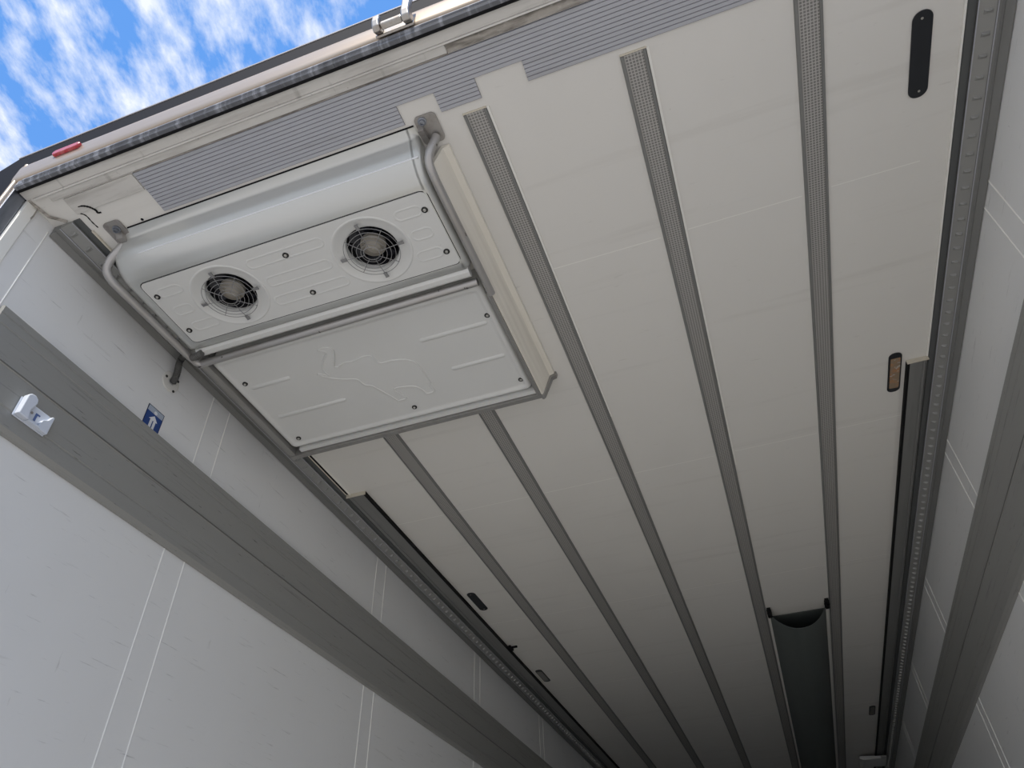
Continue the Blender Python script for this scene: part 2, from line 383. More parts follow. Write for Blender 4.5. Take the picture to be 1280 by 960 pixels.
# ------------------------------------------------------------------ rear portal (door frame)
portal = thing('door_1', (0, .60, 0), 'steel rear portal frame around the open doorway', 'door frame'); portal['kind'] = 'structure'
XL = 1.237
fr = MB()
def ring(mb, xi, zi, xo, zo, ya, yb):
    """upside-down U in the door plane"""
    mb.box(-xo, -xi, ya, yb, -.1, zo); mb.box(xi, xo, ya, yb, -.1, zo); mb.box(-xi, xi, ya, yb, zi, zo)
mb = MB(); ring(mb, XL, 2.600, XL + .0078, 2.630, .600, .638); mb.build('gasket_carrier', M['steeldark'], portal, bevel=.003)
# streaky rubber gasket on the header
mb = MB(); mb.prism([(.594, 2.602), (.596, 2.628), (.5998, 2.629), (.5998, 2.600)], -XL + .004, XL - .004, 'x')
mb.prism([(.590, 2.608), (.594, 2.604), (.5955, 2.616), (.5915, 2.617)], -XL + .03, XL - .03, 'x'); mb.prism([(.5935, 2.5985), (.596, 2.5945), (.606, 2.5945), (.606, 2.5995), (.5945, 2.6015)], -XL + .004, XL - .004, 'x'); mb.build('gasket', M['gasket'], portal, smooth=40)
mb = MB(); mb.prism([(.6065, 2.5915), (.6065, 2.5995), (.6126, 2.5995), (.6126, 2.5915)], -XL + .004, XL - .004, 'x'); mb.build('shadow_gap', M['rubber'], portal)  # solid black strip painted in for the shaded gap behind the gasket
# stainless band with rolled profile
mb = MB(); mb.prism([(.598, 2.6305), (.5925, 2.636), (.591, 2.650), (.591, 2.695), (.593, 2.710), (.599, 2.7165), (.638, 2.7165), (.638, 2.6305)], -XL - .024, XL + .024, 'x')
for s in (-1, 1):
    mb.prism([(s * (XL + .008), .5995), (s * (XL + .010), .594), (s * (XL + .016), .591), (s * (XL + .021), .593), (s * (XL + .024), .599), (s * (XL + .024), .638), (s * (XL + .008), .638)], -.1, 2.7165, 'z')
mb.build('stainless_band', M['steel'], portal, smooth=50)
mb = MB(); mb.box(-XL - .07, XL + .07, .597, .66, 2.7175, 2.789)
for s in (-1, 1):
    mb.prism([(s * (XL + .0245), -.1), (s * (XL + .0245), 2.7172), (s * (XL + .0702), 2.7172), (s * (XL + .0702), 2.789), (s * (XL + .086), 2.789), (s * (XL + .17), 2.735), (s * (XL + .19), 2.70), (s * (XL + .19), -.1)], .597, .66)
mb.build('black_surround', M['blackfascia'], portal)
mb = MB(); mb.box(-XL - .084, XL + .084, .595, .70, 2.7895, 2.796); mb.build('roof_edge', M['edge'], portal)

# header boards between the portal and the ribbed plate
t = struct(MB().prism([(.6405, H - .0005), (.6405, H - .008), (.6435, H - .010), (.6435, H - .0005)], -W + .02, W - .02, 'x').build('trim_5', M['board']), 'white lip along the header', 'trim')
mb = MB(); mb.box(-W + .001, W - .001, .6128, .6400, H - .003, H + .02)
struct(mb.build('trim_6', M['board']), 'grubby white header board behind the door gasket', 'trim')
mb = MB(); mb.box(-1.17, -.006, .645, .6655, H - .007, H - .0005)
struct(mb.build('trim_7', M['board'], bevel=.002), 'pale cover strip over the left half of the header channel', 'trim')
mb = MB(); mb.prism([(.645, H - .0005), (.645, H - .004), (.651, H - .001), (.662, H - .001), (.6665, H - .006), (.6685, H - .0005)], -.005, 1.14, 'x')
tg = MB().prism([(.6662, H - .0005), (.6662, H - .0052), (.6700, H - .0035), (.6698, H - .0005)], -.905, -.006, 'x')
struct(tg.build('trim_13', M['grime']), 'dirty joint between cover strip and ribbed plate', 'sealant')
struct(mb.build('trim_8', M['grime']), 'dirty open channel along the right half of the header', 'trim')
mb = MB(); mb.box(-1.14, -.914, .6700, .722, H - .005, H - .0004)
struct(mb.build('trim_9', M['board'], bevel=.002), 'white cover board left of the ribbed plate', 'trim')
# ragged dark sealant crack near the left corner
mb = MB(); mb.tube(catmull([(-1.136, .705, H), (-1.118, .7025, H - .003), (-1.100, .706, H - .0055), (-1.087, .717, H - .0055), (-1.084, .730, H - .003), (-1.087, .738, H), (-1.077, .740, H)], 5), [.002 + .0012 * math.sin(i * 1.7) ** 2 for i in range(31)], 6)
mb.tube(catmull([(-1.134, .722, H), (-1.124, .734, H), (-1.124, .757, H), (-1.122, .778, H)], 5), [.0012 + .001 * math.sin(i * 2.1) ** 2 for i in range(16)], 6)
mb.lathe((-.989, .7985, H), [(.0045, -.0003), (.0035, -.0012), (.001, -.0014)], 10, 'z', cap1=True)
struct(mb.build('trim_10', M['rubber']), 'ragged dark sealant crack by the left bracket', 'sealant')
# lapped edge of the left wall at the doorway
mb = MB(); mb.prism([(-W + .0005, .6415), (-W + .004, .643), (-W + .004, .672), (-W + .0005, .674)], 0, H - .002, 'z')
struct(mb.build('trim_11', M['seam']), 'white edge strip down the left side of the doorway', 'trim')
mb = MB(); mb.tube([(-W + .004, .641, H - .001), (-W + .012, .68, H - .002), (-W + .016, .70, H - .004), (-W + .05, .731, H - .003)], .004, 6)
mb.tube([(-W + .002, .672, H - .002), (-W + .002, .673, H - .03), (-W + .002, .671, H - .045)], .003, 6)
struct(mb.build('trim_12', M['grime']), 'dirty joint between left wall and header', 'sealant')

# ribbed aluminium plate with notches
plate = thing('ribbed_plate', (0, .67, H), 'ribbed aluminium plate with stepped edge across the ceiling by the doorway', 'plate')
segsA = [(-.911, 1.139)]; segsB = [(-.911, -.178), (-.078, .030), (.151, 1.139)]
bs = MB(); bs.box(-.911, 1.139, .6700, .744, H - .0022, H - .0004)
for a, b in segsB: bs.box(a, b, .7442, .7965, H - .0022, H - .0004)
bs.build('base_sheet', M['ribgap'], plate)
rb = MB(); y = .6712; k = 0
while y < .788:
    for a, b in (segsA if y < .735 else segsB):
        rb.prism([(y, H - .0023), (y + .0006, H - .0042), (y + .0086, H - .0042), (y + .0092, H - .0023)], a + .0005, b - .0005, 'x')
    y += .01045
rb.build('rib', M['ribplate'], plate)

# ------------------------------------------------------------------ the evaporator / cooling unit
U = thing('cooling_unit', (-.63, 1.3, H), 'white ceiling cooling unit with two caged fans and an embossed elephant panel', 'cooling unit')
ZF = 2.495; ZR = 2.520
xa, xb = -1.115, -.158
pf = catmull([(0, .808, 2.5985), (0, .828, 2.590), (0, .8375, 2.574), (0, .847, 2.552), (0, .861, 2.529), (0, .882, 2.5105), (0, .908, 2.499), (0, .924, 2.4965)], 6)
prof = [(p.y, p.z) for p in pf] + [(.926, 2.4962), (1.179, ZF + .001), (1.196, ZF), (1.202, ZF + .003), (1.204, ZF + .010), (1.204, 2.5985)]
r = .026
side = [(0.0, None), (0.0, r)] + [(r * (1 - math.cos(a)), r * (1 - math.sin(a))) for a in [PI / 2 * k / 5 for k in range(1, 6)]]
cols = [(xa + dx, dz) for dx, dz in side] + [(-1.073, 0), (-.178, 0)] + [(xb - dx, dz) for dx, dz in side[::-1]]
def fy(y_): return 0 if y_ > .86 else (.86 - y_) * .6
vs = []
for (yy, zz) in prof:
    for cx, dz in cols:
        ins = max(0, (.845 - yy)) * 1.3 if cx < -.6 else 0
        z = 2.5985 if dz is None else min(2.5985, zz + dz)
        vs.append((cx + ins, yy, z))
n = len(cols); fs = []
iy0 = [i for i, p in enumerate(prof) if p[0] == .926][0]
ic = [i for i, c in enumerate(cols) if c[0] == -1.073][0]
for i in range(len(prof) - 1):
    for j in range(n - 1):
        if i == iy0 and j == ic: continue      # opening behind the fan panel
        fs.append((i * n + j, i * n + j + 1, (i + 1) * n + j + 1, (i + 1) * n + j))
hb = MB().add(vs, fs)
for qx, qy, sx, sy in ((-1.073, .926, 1, 1), (-.178, .926, -1, 1), (-1.073, 1.179, 1, -1), (-.178, 1.179, -1, -1)):
    rr_ = .0175; fan = [(qx, qy, ZF + .0012)] + [(qx + sx * rr_ * (1 - math.cos(a)), qy + sy * rr_ * (1 - math.sin(a)), ZF + .0012) for a in [PI / 2 * k / 6 for k in range(7)]]
    hb.add(fan, [(0, k, k + 1) for k in range(1, 7)])
hb.build('front_cover', M['hood'], U, smooth=50)
MB().tube([(-1.035, .8572, 2.5368), (-1.015, .8568, 2.5360), (-.60, .8568, 2.5360), (-.166, .8568, 2.5360)], [.0008, .0025, .0025, .0025], 8).build('highlight_bead', M['signwhite'], U, smooth=60)  # sharp highlight across the cover, shaped as a raised white bead
MB().box(-1.045, -.16, .8045, .8075, 2.596, 2.5995).build('edge_gap_shade', M['rubber'], U)  # dark gap below the ceiling, its shade painted as a black strip
MB().box(-1.10, -.17, .90, 1.19, 2.586, 2.5985).build('backing_plate', M['cavity'], U)

# fan panel, with real holes, dished collars and pressed ribs
FC = [(-.853, 1.053), (-.394, 1.053)]
bm = bmesh.new()
def loop(pts, z):
    vs = [bm.verts.new((p[0], p[1], z)) for p in pts]; return [bm.edges.new((vs[i], vs[(i + 1) % len(vs)])) for i in range(len(vs))]
NS = 48
circ = lambda c, R: [(c[0] + R * math.cos(2 * PI * k / NS), c[1] + R * math.sin(2 * PI * k / NS)) for k in range(NS)]
es = loop(rrect(-1.0705, -.1805, .9285, 1.1765, .016), ZF)
for c in FC: es += loop(circ(c, .113), ZF)
res = bmesh.ops.triangle_fill(bm, use_beauty=True, use_dissolve=False, edges=es)
flat = [(tuple(v.co)) for v in bm.verts]; fl = [[v.index for v in f.verts] for f in bm.faces]
bm.verts.index_update(); fl = [[v.index for v in f.verts] for f in bm.faces]
bm.free()
fp = MB()
fp.add(flat, fl)
rim = rrect(-1.0705, -.1805, .9285, 1.1765, .016)
k = len(rim); rv = [(p[0], p[1], ZF) for p in rim] + [(p[0] * 1.0, p[1], ZF + .004) for p in rim]
fp.add(rv, [(i, (i + 1) % k, k + (i + 1) % k, k + i) for i in range(k)])
for c in FC:
    fp.lathe((c[0], c[1], ZF), [(.113, 0), (.1115, -.0012), (.109, -.0016), (.106, -.0006), (.101, .0018), (.095, .0045), (.088, .007), (.080, .0088), (.0745, .010), (.0735, .0115), (.073, .03)], NS)
# pressed oblong ribs
def oblong(x0, x1, y0, y1):
    P = rrect(x0, x1, y0, y1, min(.014, (y1 - y0) / 2 - .001), 5)
    fp.tube([(p[0], p[1], ZF) for p in P] + [(P[0][0], P[0][1], ZF)], .0034, 6, False, .26)
for y0, y1 in ((.962, .992), (1.034, 1.066), (1.104, 1.136)):
    w_ = .0 if abs(y0 - 1.034) > .01 else .016
    oblong(-1.042 + .022 * (y0 > 1.1), -.965 - w_, y0, y1) if y0 < 1.1 else oblong(-1.030, -.945, y0, y1)
    oblong(-.742 + w_, -.640 + 0, y0, y1) if False else oblong(-.742 + w_, -.505 - w_, y0, y1)
    oblong(-.286 + w_, -.212, y0, y1)
fp.build('fan_panel', M['unit'], U, smooth=45)
fan_panel = U.children[-1]
# dark joint around the fan panel
jr = MB(); pin = rrect(-1.0725, -.1785, .9265, 1.1785, .018); pts = [(p[0], p[1], ZF + .0042) for p in pin]; jr.tube(pts + [pts[0]], .0034, 6, False)
jr.build('panel_joint', M['rubber'], U)

def bolt(x, y, z, parent):
    b = MB().lathe((x, y, z), [(.0020, .002), (.0088, .001), (.0088, -.0025), (.0062, -.0035), (.0045, -.0015)], 20, 'z').build('bolt', M['boltdark'], parent, smooth=40)
    MB().lathe((x, y, z), [(.0048, .001), (.0048, -.0035), (.0028, -.0052), (.0012, -.0036)], 10, 'z', cap1=True).build('screw_head', M['boltlight'], b)
    return b
for x, y in ((-1.050, .982), (-1.050, 1.125), (-.623, .982), (-.623, 1.125), (-.203, .981), (-.203, 1.126)):
    bolt(x, y, ZF, U)

# fans: housing, impeller, hub and wire guard
for c in FC:
    hz = ZF + .028
    hs = MB().lathe((c[0], c[1], hz), [(.0722, 0), (.0722, .055), (.02, .056)], 32, 'z', cap1=True).build('fan_housing', M['cavity'], U)
    im = MB()
    for b in range(7):
        a0 = 2 * PI * b / 7; V = []
        for j in range(5):
            rr = .026 + .042 * j / 4; sw = .25 * j / 4
            for e_, (da, dz) in enumerate(((-.30, .004), (.0, .012), (.30, .022))):
                a = a0 + da + sw; V.append((c[0] + rr * math.cos(a), c[1] + rr * math.sin(a), hz + dz + .004))
        im.add(V, [(j * 3 + e_, j * 3 + e_ + 1, (j + 1) * 3 + e_ + 1, (j + 1) * 3 + e_) for j in range(4) for e_ in range(2)])
    im.build('fan_blades', M['fandark'], U)
    hub = []
    for R, h in ((.036, .016), (.0355, .004), (.0335, .001), (.0325, .004), (.0295, .0005), (.0285, .0035), (.0255, -.001), (.0245, .002), (.021, -.002), (.020, .0005), (.012, -.003), (.006, -.003), (.004, -.001)):
        hub.append((R, h))
    MB().lathe((c[0], c[1], hz - .009), hub, 32, 'z', cap1=True).build('fan_hub', M['fanhub'], U, smooth=30)
    gd = MB(); gz = ZF - .010
    for R in (.030, .042, .054, .066, .078):
        zz = gz + .004 * (R / .078) ** 2
        gd.tube([(c[0] + R * math.cos(2 * PI * k / 40), c[1] + R * math.sin(2 * PI * k / 40), zz) for k in range(41)], .0009, 6, False)
    for k in range(8):
        a = PI / 8 + k * PI / 4 - PI / 8 + (.0 if k % 2 == 0 else 0)
        Re = .084 if k % 2 == 0 else .079
        gd.tube([(c[0] + .020 * math.cos(a), c[1] + .020 * math.sin(a), gz - .001), (c[0] + .05 * math.cos(a), c[1] + .05 * math.sin(a), gz + .001), (c[0] + Re * math.cos(a), c[1] + Re * math.sin(a), gz + .005)], .0010, 6)
    gd.lathe((c[0], c[1], gz - .001), [(.021, -.001), (.0235, 0), (.021, .0015)], 24)
    gd.build('wire_guard', M['wire'], U)
    for k in range(4):
        a = k * PI / 2; ca, sa = math.cos(a), math.sin(a)
        pl = [(.078, -.005), (.086, -.004), (.094, -.005), (.095, .005), (.086, .004), (.078, .005)]
        MB().prism([(c[0] + u * ca - w * sa, c[1] + u * sa + w * ca) for u, w in pl], ZF - .0065, ZF - .0022, 'z').build('guard_clip', M['wire'], U)

# rolled lip along the rear of the fan section
mb = MB(); mb.prism([(1.2052, 2.5985), (1.2052, ZF + .012), (1.207, ZF + .004), (1.214, ZF - .002), (1.228, ZF - .002), (1.236, ZF + .003), (1.238, ZF + .012), (1.234, ZF + .02), (1.226, ZF + .022), (1.226, 2.5985)], -1.093, -.172, 'x')
mb.build('rolled_lip', M['unit'], U, smooth=30)
# aluminium guard tube: down the left, across, and down the right
zt = 2.503
def guard(name, pts, r_): return MB().tube(catmull(pts, 6), r_, 14).build(name, M['tube'], U, smooth=60)
guard('guard_tube', [(-1.082, .842, 2.592), (-1.095, .846, 2.575), (-1.122, .853, 2.545), (-1.137, .866, 2.522), (-1.139, .890, 2.508), (-1.136, .94, zt), (-1.134, 1.05, zt), (-1.132, 1.20, zt), (-1.128, 1.245, zt)], .0125)
guard('guard_tube', [(-1.128, 1.246, zt), (-1.126, 1.258, zt), (-1.116, 1.267, zt), (-1.10, 1.268, zt), (-.80, 1.267, zt), (-.40, 1.265, zt), (-.165, 1.264, zt)], .0125)
guard('guard_tube', [(-.116, .848, 2.590), (-.121, .851, 2.572), (-.135, .858, 2.545), (-.143, .874, 2.522), (-.1435, .905, 2.508), (-.1430, .98, zt), (-.1430, 1.15, zt), (-.1435, 1.32, zt)], .0115)
# rear panel: moulded tray with rounded rim
rp = MB()
x0, x1, y0, y1 = -1.108, -.166, 1.288, 1.786
pts0 = rrect(x0, x1, y0, y1, .022, 5)
def off(d, z, rr):
    return [(p[0], p[1], z) for p in rrect(x0 + d, x1 - d, y0 + d, y1 - d, rr, 5)]
lay = [off(0, 2.5985, .022), off(0, ZR + .016, .022), off(.003, ZR + .006, .020), off(.009, ZR + .0005, .016), off(.015, ZR - .001, .014), off(.021, ZR + .001, .012), off(.025, ZR + .004, .010), off(.032, ZR + .0045, .008)]
k = len(lay[0]); V = [p for L_ in lay for p in L_]
rp.add(V, [[i * k + j, i * k + (j + 1) % k, (i + 1) * k + (j + 1) % k, (i + 1) * k + j] for i in range(len(lay) - 1) for j in range(k)] + [list(range((len(lay) - 1) * k, len(lay) * k))])
ZP = ZR + .0045
for (a, b, yy) in ((-1.056, -.906, 1.444), (-1.056, -.789, 1.608), (-.432, -.204, 1.442), (-.389, -.203, 1.598)):
    stadium_ridge(rp, a, b, yy, ZP, .0085, .5)
rear = rp.build('rear_panel', M['unit'], U, smooth=40)
EL = [(-0.754,1.363),(-0.735,1.358),(-0.714,1.366),(-0.708,1.380),(-0.718,1.403),(-0.731,1.425),(-0.745,1.447),(-0.737,1.457),(-0.706,1.443),(-0.676,1.449),(-0.635,1.440),(-0.608,1.444),(-0.601,1.489),(-0.555,1.490),(-0.515,1.500),(-0.489,1.521),(-0.482,1.567),(-0.484,1.608),(-0.483,1.632),(-0.491,1.640),(-0.486,1.680),(-0.519,1.683),(-0.521,1.661),(-0.534,1.634),(-0.558,1.623),(-0.609,1.614),(-0.614,1.625),(-0.587,1.679),(-0.628,1.679),(-0.628,1.670),(-0.652,1.616),(-0.673,1.574),(-0.694,1.566),(-0.702,1.530),(-0.731,1.518),(-0.739,1.517),(-0.775,1.498),(-0.799,1.480),(-0.814,1.460),(-0.802,1.464),(-0.780,1.488),(-0.786,1.456),(-0.783,1.440),(-0.765,1.412),(-0.734,1.385),(-0.737,1.373),(-0.748,1.370)]
em = MB()
# raised plateau with sloping flanks
bm = bmesh.new(); es = loop(EL, 0.0)
bmesh.ops.triangle_fill(bm, use_beauty=True, use_dissolve=False, edges=es); bm.verts.index_update()
cx_ = [v.co.copy() for v in bm.verts]; fl = [[v.index for v in f.verts] for f in bm.faces]; bm.free()
N_ = len(EL); area = sum(EL[i][0] * EL[(i + 1) % N_][1] - EL[(i + 1) % N_][0] * EL[i][1] for i in range(N_)); sg = 1 if area > 0 else -1
outp = []
for i in range(N_):
    p0, p1, p2 = Vector(EL[i - 1]), Vector(EL[i]), Vector(EL[(i + 1) % N_])
    d1 = (p1 - p0).normalized(); d2 = (p2 - p1).normalized(); nn = (Vector((d1.y, -d1.x)) + Vector((d2.y, -d2.x)))
    nn = nn.normalized() if nn.length > 1e-4 else Vector((d1.y, -d1.x)); q = p1 + nn * sg * .0068; outp.append((q.x, q.y))
dense = []
for i in range(N_):
    a_, b_ = Vector((*EL[i], 0)), Vector((*EL[(i + 1) % N_], 0))
    for k in range(4): dense.append(a_.lerp(b_, k / 4))
sm = [(dense[i - 1] + dense[i] * 2 + dense[(i + 1) % len(dense)]) / 4 for i in range(len(dense))]
sm.append(sm[0].copy())
em.add([(v.x, v.y, ZP - .0016) for v in cx_], fl)
em.tube([(q.x, q.y, ZP - .0006) for q in sm], .0038, 8, False, .75)
o = em.build('elephant_emblem', M['unit'], rear, smooth=60); o['label'] = 'embossed outline of a walking elephant with raised trunk'
for x, y in ((-1.062, 1.416), (-1.056, 1.737), (-.587, 1.730), (-.193, 1.414), (-.192, 1.728)): bolt(x, y, ZR + .0035 if x not in (-1.056,) else ZR + .0035, U)
# frame under and around the rear panel
mb = MB(); mb.prism([(1.7895, 2.5985), (1.7895, ZR - .004), (1.806, ZR - .004), (1.808, ZR - .001), (1.808, 2.5985)], -1.085, -.162, 'x'); mb.build('rear_trim', M['unit'], U)
mb = MB(); mb.prism([(1.810, 2.5985), (1.810, ZR - .013), (1.827, ZR - .013), (1.832, ZR - .009), (1.832, 2.5985)], -1.135, -.148, 'x'); mb.build('frame_bar', M['framebar'], U)
mb = MB(); mb.prism([(-1.112, 2.5985), (-1.112, ZR - .009), (-1.128, ZR - .012), (-1.134, ZR - .008), (-1.136, ZR + .02), (-1.136, 2.5985)], 1.28, 1.809); mb.build('frame_bar', M['framebar'], U)
mb = MB(); mb.prism([(-1.1365, 2.5985), (-1.1365, ZR + .02), (-1.1405, ZR + .02), (-1.1405, 2.5985)], 1.28, 1.83); mb.build('frame_bar', M['framebar'], U)
mb = MB(); mb.prism([(-.162, 2.56), (-.162, ZR - .010), (-.155, ZR - .014), (-.148, ZR - .010), (-.148, 2.56)], 1.321, 1.809); mb.build('frame_bar', M['framebar'], U)
# sloping ivory skirt on the right
mb = MB(); mb.prism([(-.1475, 2.512), (-.143, 2.509), (-.139, 2.513), (-.112, 2.586), (-.096, 2.591), (-.094, 2.5985), (-.118, 2.5985), (-.1475, 2.522)], .882, 1.812); mb.build('side_skirt', M['skirt'], U, smooth=30)
mb = MB(); mb.prism([(-.149, 2.506), (-.143, 2.503), (-.136, 2.508), (-.106, 2.580), (-.092, 2.584), (-.088, 2.5985), (-.120, 2.5985), (-.149, 2.524)], 1.8125, 1.832); mb.build('skirt_end', M['framebar'], U, smooth=30)
# bracket plates with socket bolts
def bracket(cx, y0, y1, bx, by, w, rot):
    b = MB().prism(rrect(cx - w / 2, cx + w / 2, y0, y1, .012), H - .0055, H - .0015, 'z').build('bracket_plate', M['bracket'], U)
    MB().lathe((bx, by, H - .0055), [(.0115, 0), (.0115, -.003), (.0075, -.004), (.0075, -.011), (.0045, -.0115), (.0035, -.008)], 20, 'z', cap1=True).build('socket_bolt', M['steeldark'], b, smooth=40)
    return b
bracket(-.124, .786, .866, -.133, .800, .058, 0)
bracket(-1.077, .772, .862, -1.073, .797, .056, 0)
MB().prism([(.806, H - .0058), (.812, H - .030), (.846, H - .018), (.852, H - .0058)], -.149, -.134, 'x').build('bracket_gusset', M['bracket'], U)
MB().prism([(.806, H - .0058), (.818, H - .024), (.846, H - .018), (.852, H - .0058)], -1.086, -1.064, 'x').build('bracket_gusset', M['bracket'], U)

# drain hose from the unit to a flange on the left wall
Hs = thing('drain_hose', (-W, 1.285, 2.475), 'dark corrugated drain hose from the cooling unit into the left wall', 'hose')
fl_ = MB().lathe((-W, 1.278, 2.472), [(.036, .0005), (.036, .003), (.033, .004), (.012, .004)], 32, 'x').build('wall_flange', M['flange'], Hs)
for dy, dz in ((-.024, .004), (.024, .020), (.020, -.026)):
    MB().lathe((-W + .004, 1.278 + dy, 2.472 + dz), [(.0045, 0), (.0045, .002), (.0025, .003)], 10, 'x', cap1=True).build('screw', M['boltdark'], fl_)
path = catmull([(-W + .003, 1.285, 2.475), (-W + .016, 1.278, 2.484), (-W + .024, 1.270, 2.505), (-W + .028, 1.262, 2.528), (-W + .036, 1.256, 2.541), (-W + .050, 1.250, 2.546)], 12)
rr = [.0105 + .0010 * (1 if i % 2 else -1) for i in range(len(path))]
MB().tube(path, rr, 12).build('corrugated_hose', M['hose'], Hs, smooth=50)
MB().tube([(-W + .048, 1.2505, 2.546), (-W + .070, 1.244, 2.540), (-W + .080, 1.241, 2.536)], [.0085, .009, .0085], 10).build('hose_connector', M['bracket'], Hs)
MB().tube(catmull([(-1.118, 1.226, 2.492), (-1.095, 1.221, 2.488), (-1.070, 1.214, 2.487)], 8), [.0105 + .001 * ((i % 2) * 2 - 1) for i in range(17)], 10).build('drain_stub', M['hose'], U)

# ------------------------------------------------------------------ sign on the left wall
S = thing('arrow_sign', (-W, 1.27, 2.268), 'small blue sticker with white up arrow on the left wall above the rail', 'sign')
x_ = -W + .0004
def plane(name, pts, t0, t1, m, par): return MB().prism(pts, 0, 1, 'x') and None
def yz(name, pts, t0, t1, m, par):
    mb = MB(); n_ = len(pts); mb.add([(x_ + t0, p[0], p[1]) for p in pts] + [(x_ + t1, p[0], p[1]) for p in pts], [list(range(n_)), list(range(n_, 2 * n_))] + [[i, (i + 1) % n_, n_ + (i + 1) % n_, n_ + i] for i in range(n_)])
    return mb.build(name, m, par)
yz('border', [(1.235, 2.268), (1.304, 2.268), (1.304, 2.349), (1.235, 2.349)], 0, .0008, M['signdark'], S)
yz('blue_field', [(1.2375, 2.268), (1.3015, 2.268), (1.3015, 2.327), (1.2375, 2.327)], .0009, .0012, M['signblue'], S)
yz('pale_header', [(1.2375, 2.3275), (1.3015, 2.3275), (1.3015, 2.3465), (1.2375, 2.3465)], .0009, .0012, M['signpale'], S)
ci = [(1.2700 + .0065 * math.cos(2 * PI * k / 20), 2.3335 + .0065 * math.sin(2 * PI * k / 20)) for k in range(20)]
yz('white_dot', ci, .0013, .0015, M['signwhite'], S)
yz('arrow', [(1.2585, 2.269), (1.2585, 2.305), (1.252, 2.305), (1.270, 2.322), (1.288, 2.305), (1.2815, 2.305), (1.2815, 2.269)], .0013, .0015, M['signwhite'], S)
yz('arrow_slot', [(1.268, 2.276), (1.268, 2.302), (1.270, 2.305), (1.272, 2.302), (1.272, 2.276)], .0016, .0018, M['signblue'], S)
# white plastic clip on the left band
K = thing('plastic_bracket', (-1.215, .92, 2.05), 'pale plastic clip bracket mounted on the left wall rail near the doorway', 'bracket')
X0 = -W + .0205
mb = MB()
mb.prism([(.874, 2.020), (.969, 2.020), (.969, 2.078), (.874, 2.078)], X0, X0 + .004, 'x'); mb.build('base_plate', M['plastic'], K, bevel=.002)
mb = MB()
pr = [(.876, 2.022), (.907, 2.022), (.904, 2.034), (.900, 2.046), (.905, 2.060), (.908, 2.074), (.905, 2.084), (.895, 2.090), (.884, 2.088), (.877, 2.080)]
mb.prism(pr, X0 + .0042, X0 + .022, 'x'); mb.build('upright_cheek', M['plastic'], K, bevel=.003)
mb = MB(); mb.prism([(.945, 2.022), (.968, 2.022), (.968, 2.074), (.962, 2.074), (.955, 2.058), (.943, 2.050), (.938, 2.036)], X0 + .0042, X0 + .016, 'x'); mb.build('lower_cheek', M['plastic'], K, bevel=.002)
mb = MB(); mb.prism([(.907, 2.022), (.945, 2.022), (.943, 2.027), (.907, 2.027)], X0 + .0042, X0 + .018, 'x'); mb.build('cross_web', M['plastic'], K)
mb = MB(); mb.prism([(.925, 2.040), (.931, 2.040), (.931, 2.062), (.925, 2.062)], X0 + .0042, X0 + .0052, 'x'); mb.prism([(.931, 2.058), (.938, 2.058), (.938, 2.062), (.931, 2.062)], X0 + .0042, X0 + .0052, 'x')
mb.build('ink_mark', M['plasticmark'], K)
MB().lathe((X0 + .0042, .915, 2.055), [(.0035, 0), (.0035, .0012), (.001, .0016)], 12, 'x', cap1=True).build('screw', M['bracket'], K)
# red marker on the portal
R = thing('marker_reflector', (-1.0935, .5905, 2.692), 'small oval red marker reflector on the rear portal at the left corner', 'reflector')
mb = MB(); P = rrect(-1.140, -1.047, 2.681, 2.703, .0108, 8); n_ = len(P)
lay = [(1.0, .5905), (1.0, .586), (.93, .583), (.80, .582)]
V = []
for sc, yy in lay:
    for p in P: V.append((-1.0935 + (p[0] + 1.0935) * (1 - (1 - sc) * .25), yy, 2.692 + (p[1] - 2.692) * sc))
mb.add(V, [[i * n_ + j, i * n_ + (j + 1) % n_, (i + 1) * n_ + (j + 1) % n_, (i + 1) * n_ + j] for i in range(3) for j in range(n_)] + [list(range(n_))[::-1], list(range(3 * n_, 4 * n_))])
mb.build('lens', M['red'], R, smooth=30)
# latch keeper on the header
L = thing('latch_keeper', (-.105, .590, 2.65), 'stainless latch keeper with two hooked lugs on the portal header', 'latch')
mb = MB(); mb.prism([(.5905, 2.622), (.5905, 2.662), (.584, 2.660), (.584, 2.624)], -.155, -.058, 'x'); mb.build('back_plate', M['latch'], L, bevel=.002)
for a, b, z1 in ((-.152, -.134, 2.668), (-.078, -.058, 2.722)):
    mb = MB(); mb.prism([(.5838, 2.626), (.572, 2.612), (.560, 2.618), (.554, 2.636), (.553, z1 - .012), (.557, z1 - .002), (.564, z1), (.571, z1 - .006), (.572, 2.655), (.5838, 2.650)], a, b, 'x')
    mb.build('hook_lug', M['latch'], L, bevel=.004)
mb = MB(); mb.prism([(.576, 2.618), (.562, 2.622), (.560, 2.634), (.572, 2.642)], -.1335, -.0785, 'x'); mb.build('cross_bar', M['latch'], L, bevel=.004)

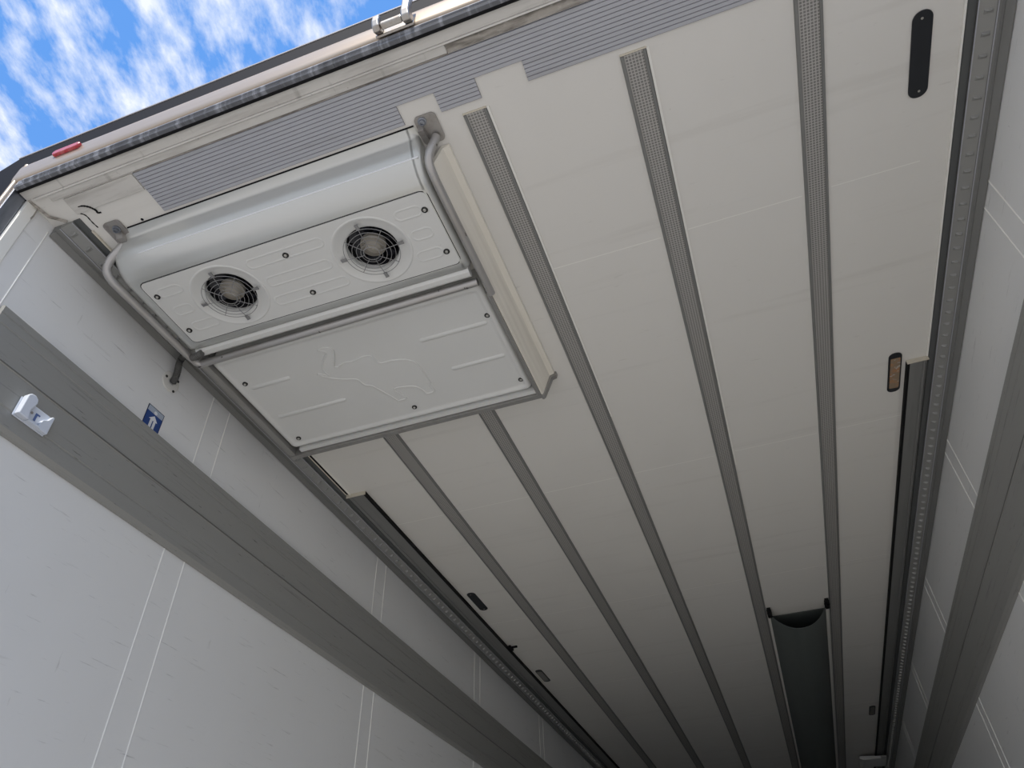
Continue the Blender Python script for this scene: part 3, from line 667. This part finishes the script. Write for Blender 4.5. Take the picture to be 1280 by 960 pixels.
# ------------------------------------------------------------------ recessed lamps and blanking plates in the ceiling
def plate_(x, y, ln, label):
    t = thing('blanking_plate', (x, y, H), label, 'blanking plate', 'black blanking plates in the ceiling')
    MB().prism(rrect(x - .023, x + .023, y - ln / 2, y + ln / 2, .022, 8), H - .0035, H - .0005, 'z').build('cover', M['blankplate'], t, bevel=.001)
    for s in (-1, 1): MB().lathe((x + s * .002, y + s * (ln / 2 - .018), H - .0036), [(.003, 0), (.003, -.001), (.001, -.0014)], 10, 'z', cap1=True).build('screw', M['boltlight'], t)
    return t
plate_(1.052, 1.062, .222, 'long black oval blanking plate in the ceiling near the right corner rail')
plate_(-1.005, 3.388, .222, 'small black oval plate in the ceiling beside the left guide profile')
def lamp(x, y, lens, label):
    t = thing('ceiling_lamp', (x, y, H), label, 'lamp', 'slim oval interior lamps along the ceiling edges')
    MB().prism(rrect(x - .022, x + .022, y - .108, y + .108, .020, 8), H - .004, H - .0005, 'z').build('black_bezel', M['blankplate'], t, bevel=.001)
    MB().prism(rrect(x - .0165, x + .0165, y - .083, y + .083, .003, 3), H - .0065, H - .0042, 'z').build('lens', lens, t, bevel=.0012)
    return t
lamp(1.038, 2.254, M['lensm'], 'slim oval lamp with amber-grey lens beside the start of the right guide profile')
lamp(-1.010, 4.552, M['lensg'], 'grey oval lamp far along the left edge of the ceiling')
lamp(1.030, 6.20, M['lensg'], 'grey oval lamp far along the right edge, beyond the fabric duct opening')
t = thing('toggle_clip', (-1.05, 4.03, H), 'tiny black clip sticking out from the left guide profile', 'clip')
MB().box(-1.052, -1.036, 4.00, 4.06, H - .016, H - .0005).build('clip_body', M['rubber'], t, bevel=.003)
MB().box(-1.0355, -1.004, 4.022, 4.034, H - .010, H - .0005).build('clip_tongue', M['rubber'], t)
t = thing('pale_bracket', (1.05, 7.7, H), 'pale bracket fixture under the ceiling at the far right', 'bracket')
mb = MB(); mb.prism([(.94, H - .026), (1.145, H - .046), (1.145, H - .066), (.96, H - .060), (.93, H - .045)], 7.35, 7.62); mb.build('body', M['unit'], t, bevel=.006)
MB().box(1.10, 1.142, 7.325, 7.349, H - .064, H - .048).build('end_cap', M['framebar'], t)

# ------------------------------------------------------------------ fabric air duct
D = thing('air_duct', (.6, 4.16, H), 'dark grey fabric air duct hanging between two ceiling rails, its near end open', 'air duct')
n_ = 25; xa_, xb_ = .452, .750
def sag(u): return .108 * (1 - abs(u) ** 2.2) ** .9
V = []; ys = [4.16 + (13.3 - 4.16) * k / 12 for k in range(13)]
for yy in ys:
    for th_ in (0, .003):
        for j in range(n_):
            u = -1 + 2 * j / (n_ - 1); V.append(((xa_ + xb_) / 2 + u * (xb_ - xa_) / 2, yy, H - .003 - sag(u) * (1 if yy > 4.3 else .97) - th_ * (1 - abs(u) * .5)))
F = []
for k in range(12):
    for side_ in (0, 1):
        for j in range(n_ - 1):
            a = (k * 2 + side_) * n_ + j; b = ((k + 1) * 2 + side_) * n_ + j; F.append((a, a + 1, b + 1, b))
for j in range(n_ - 1): F.append((j, j + 1, n_ + j + 1, n_ + j))
MB().add(V, F).build('fabric_tube', M['fabric'], D, smooth=60)
MB().box(.455, .747, 4.20, 13.3, H - .0045, H - .0015).build('darkening_sheet', M['fabric'], D)  # dark sheet added to make the inside of the duct look shaded
for a, b in ((.4395, .4505), (.7515, .7625)): MB().box(a, b, 4.17, 13.3, H - .008, H - .0005).build('keder_rail', M['seam'], D)
for a in (.4505, .757):
    mb = MB(); mb.box(a - .010, a + .010, 4.075, 4.165, H - .026, H - .0005); mb.box(a - .012, a + .012, 4.10, 4.118, H - .029, H - .0005); mb.box(a - .012, a + .012, 4.135, 4.15, H - .029, H - .0005)
    mb.build('end_clip', M['rubber'], D, bevel=.002)
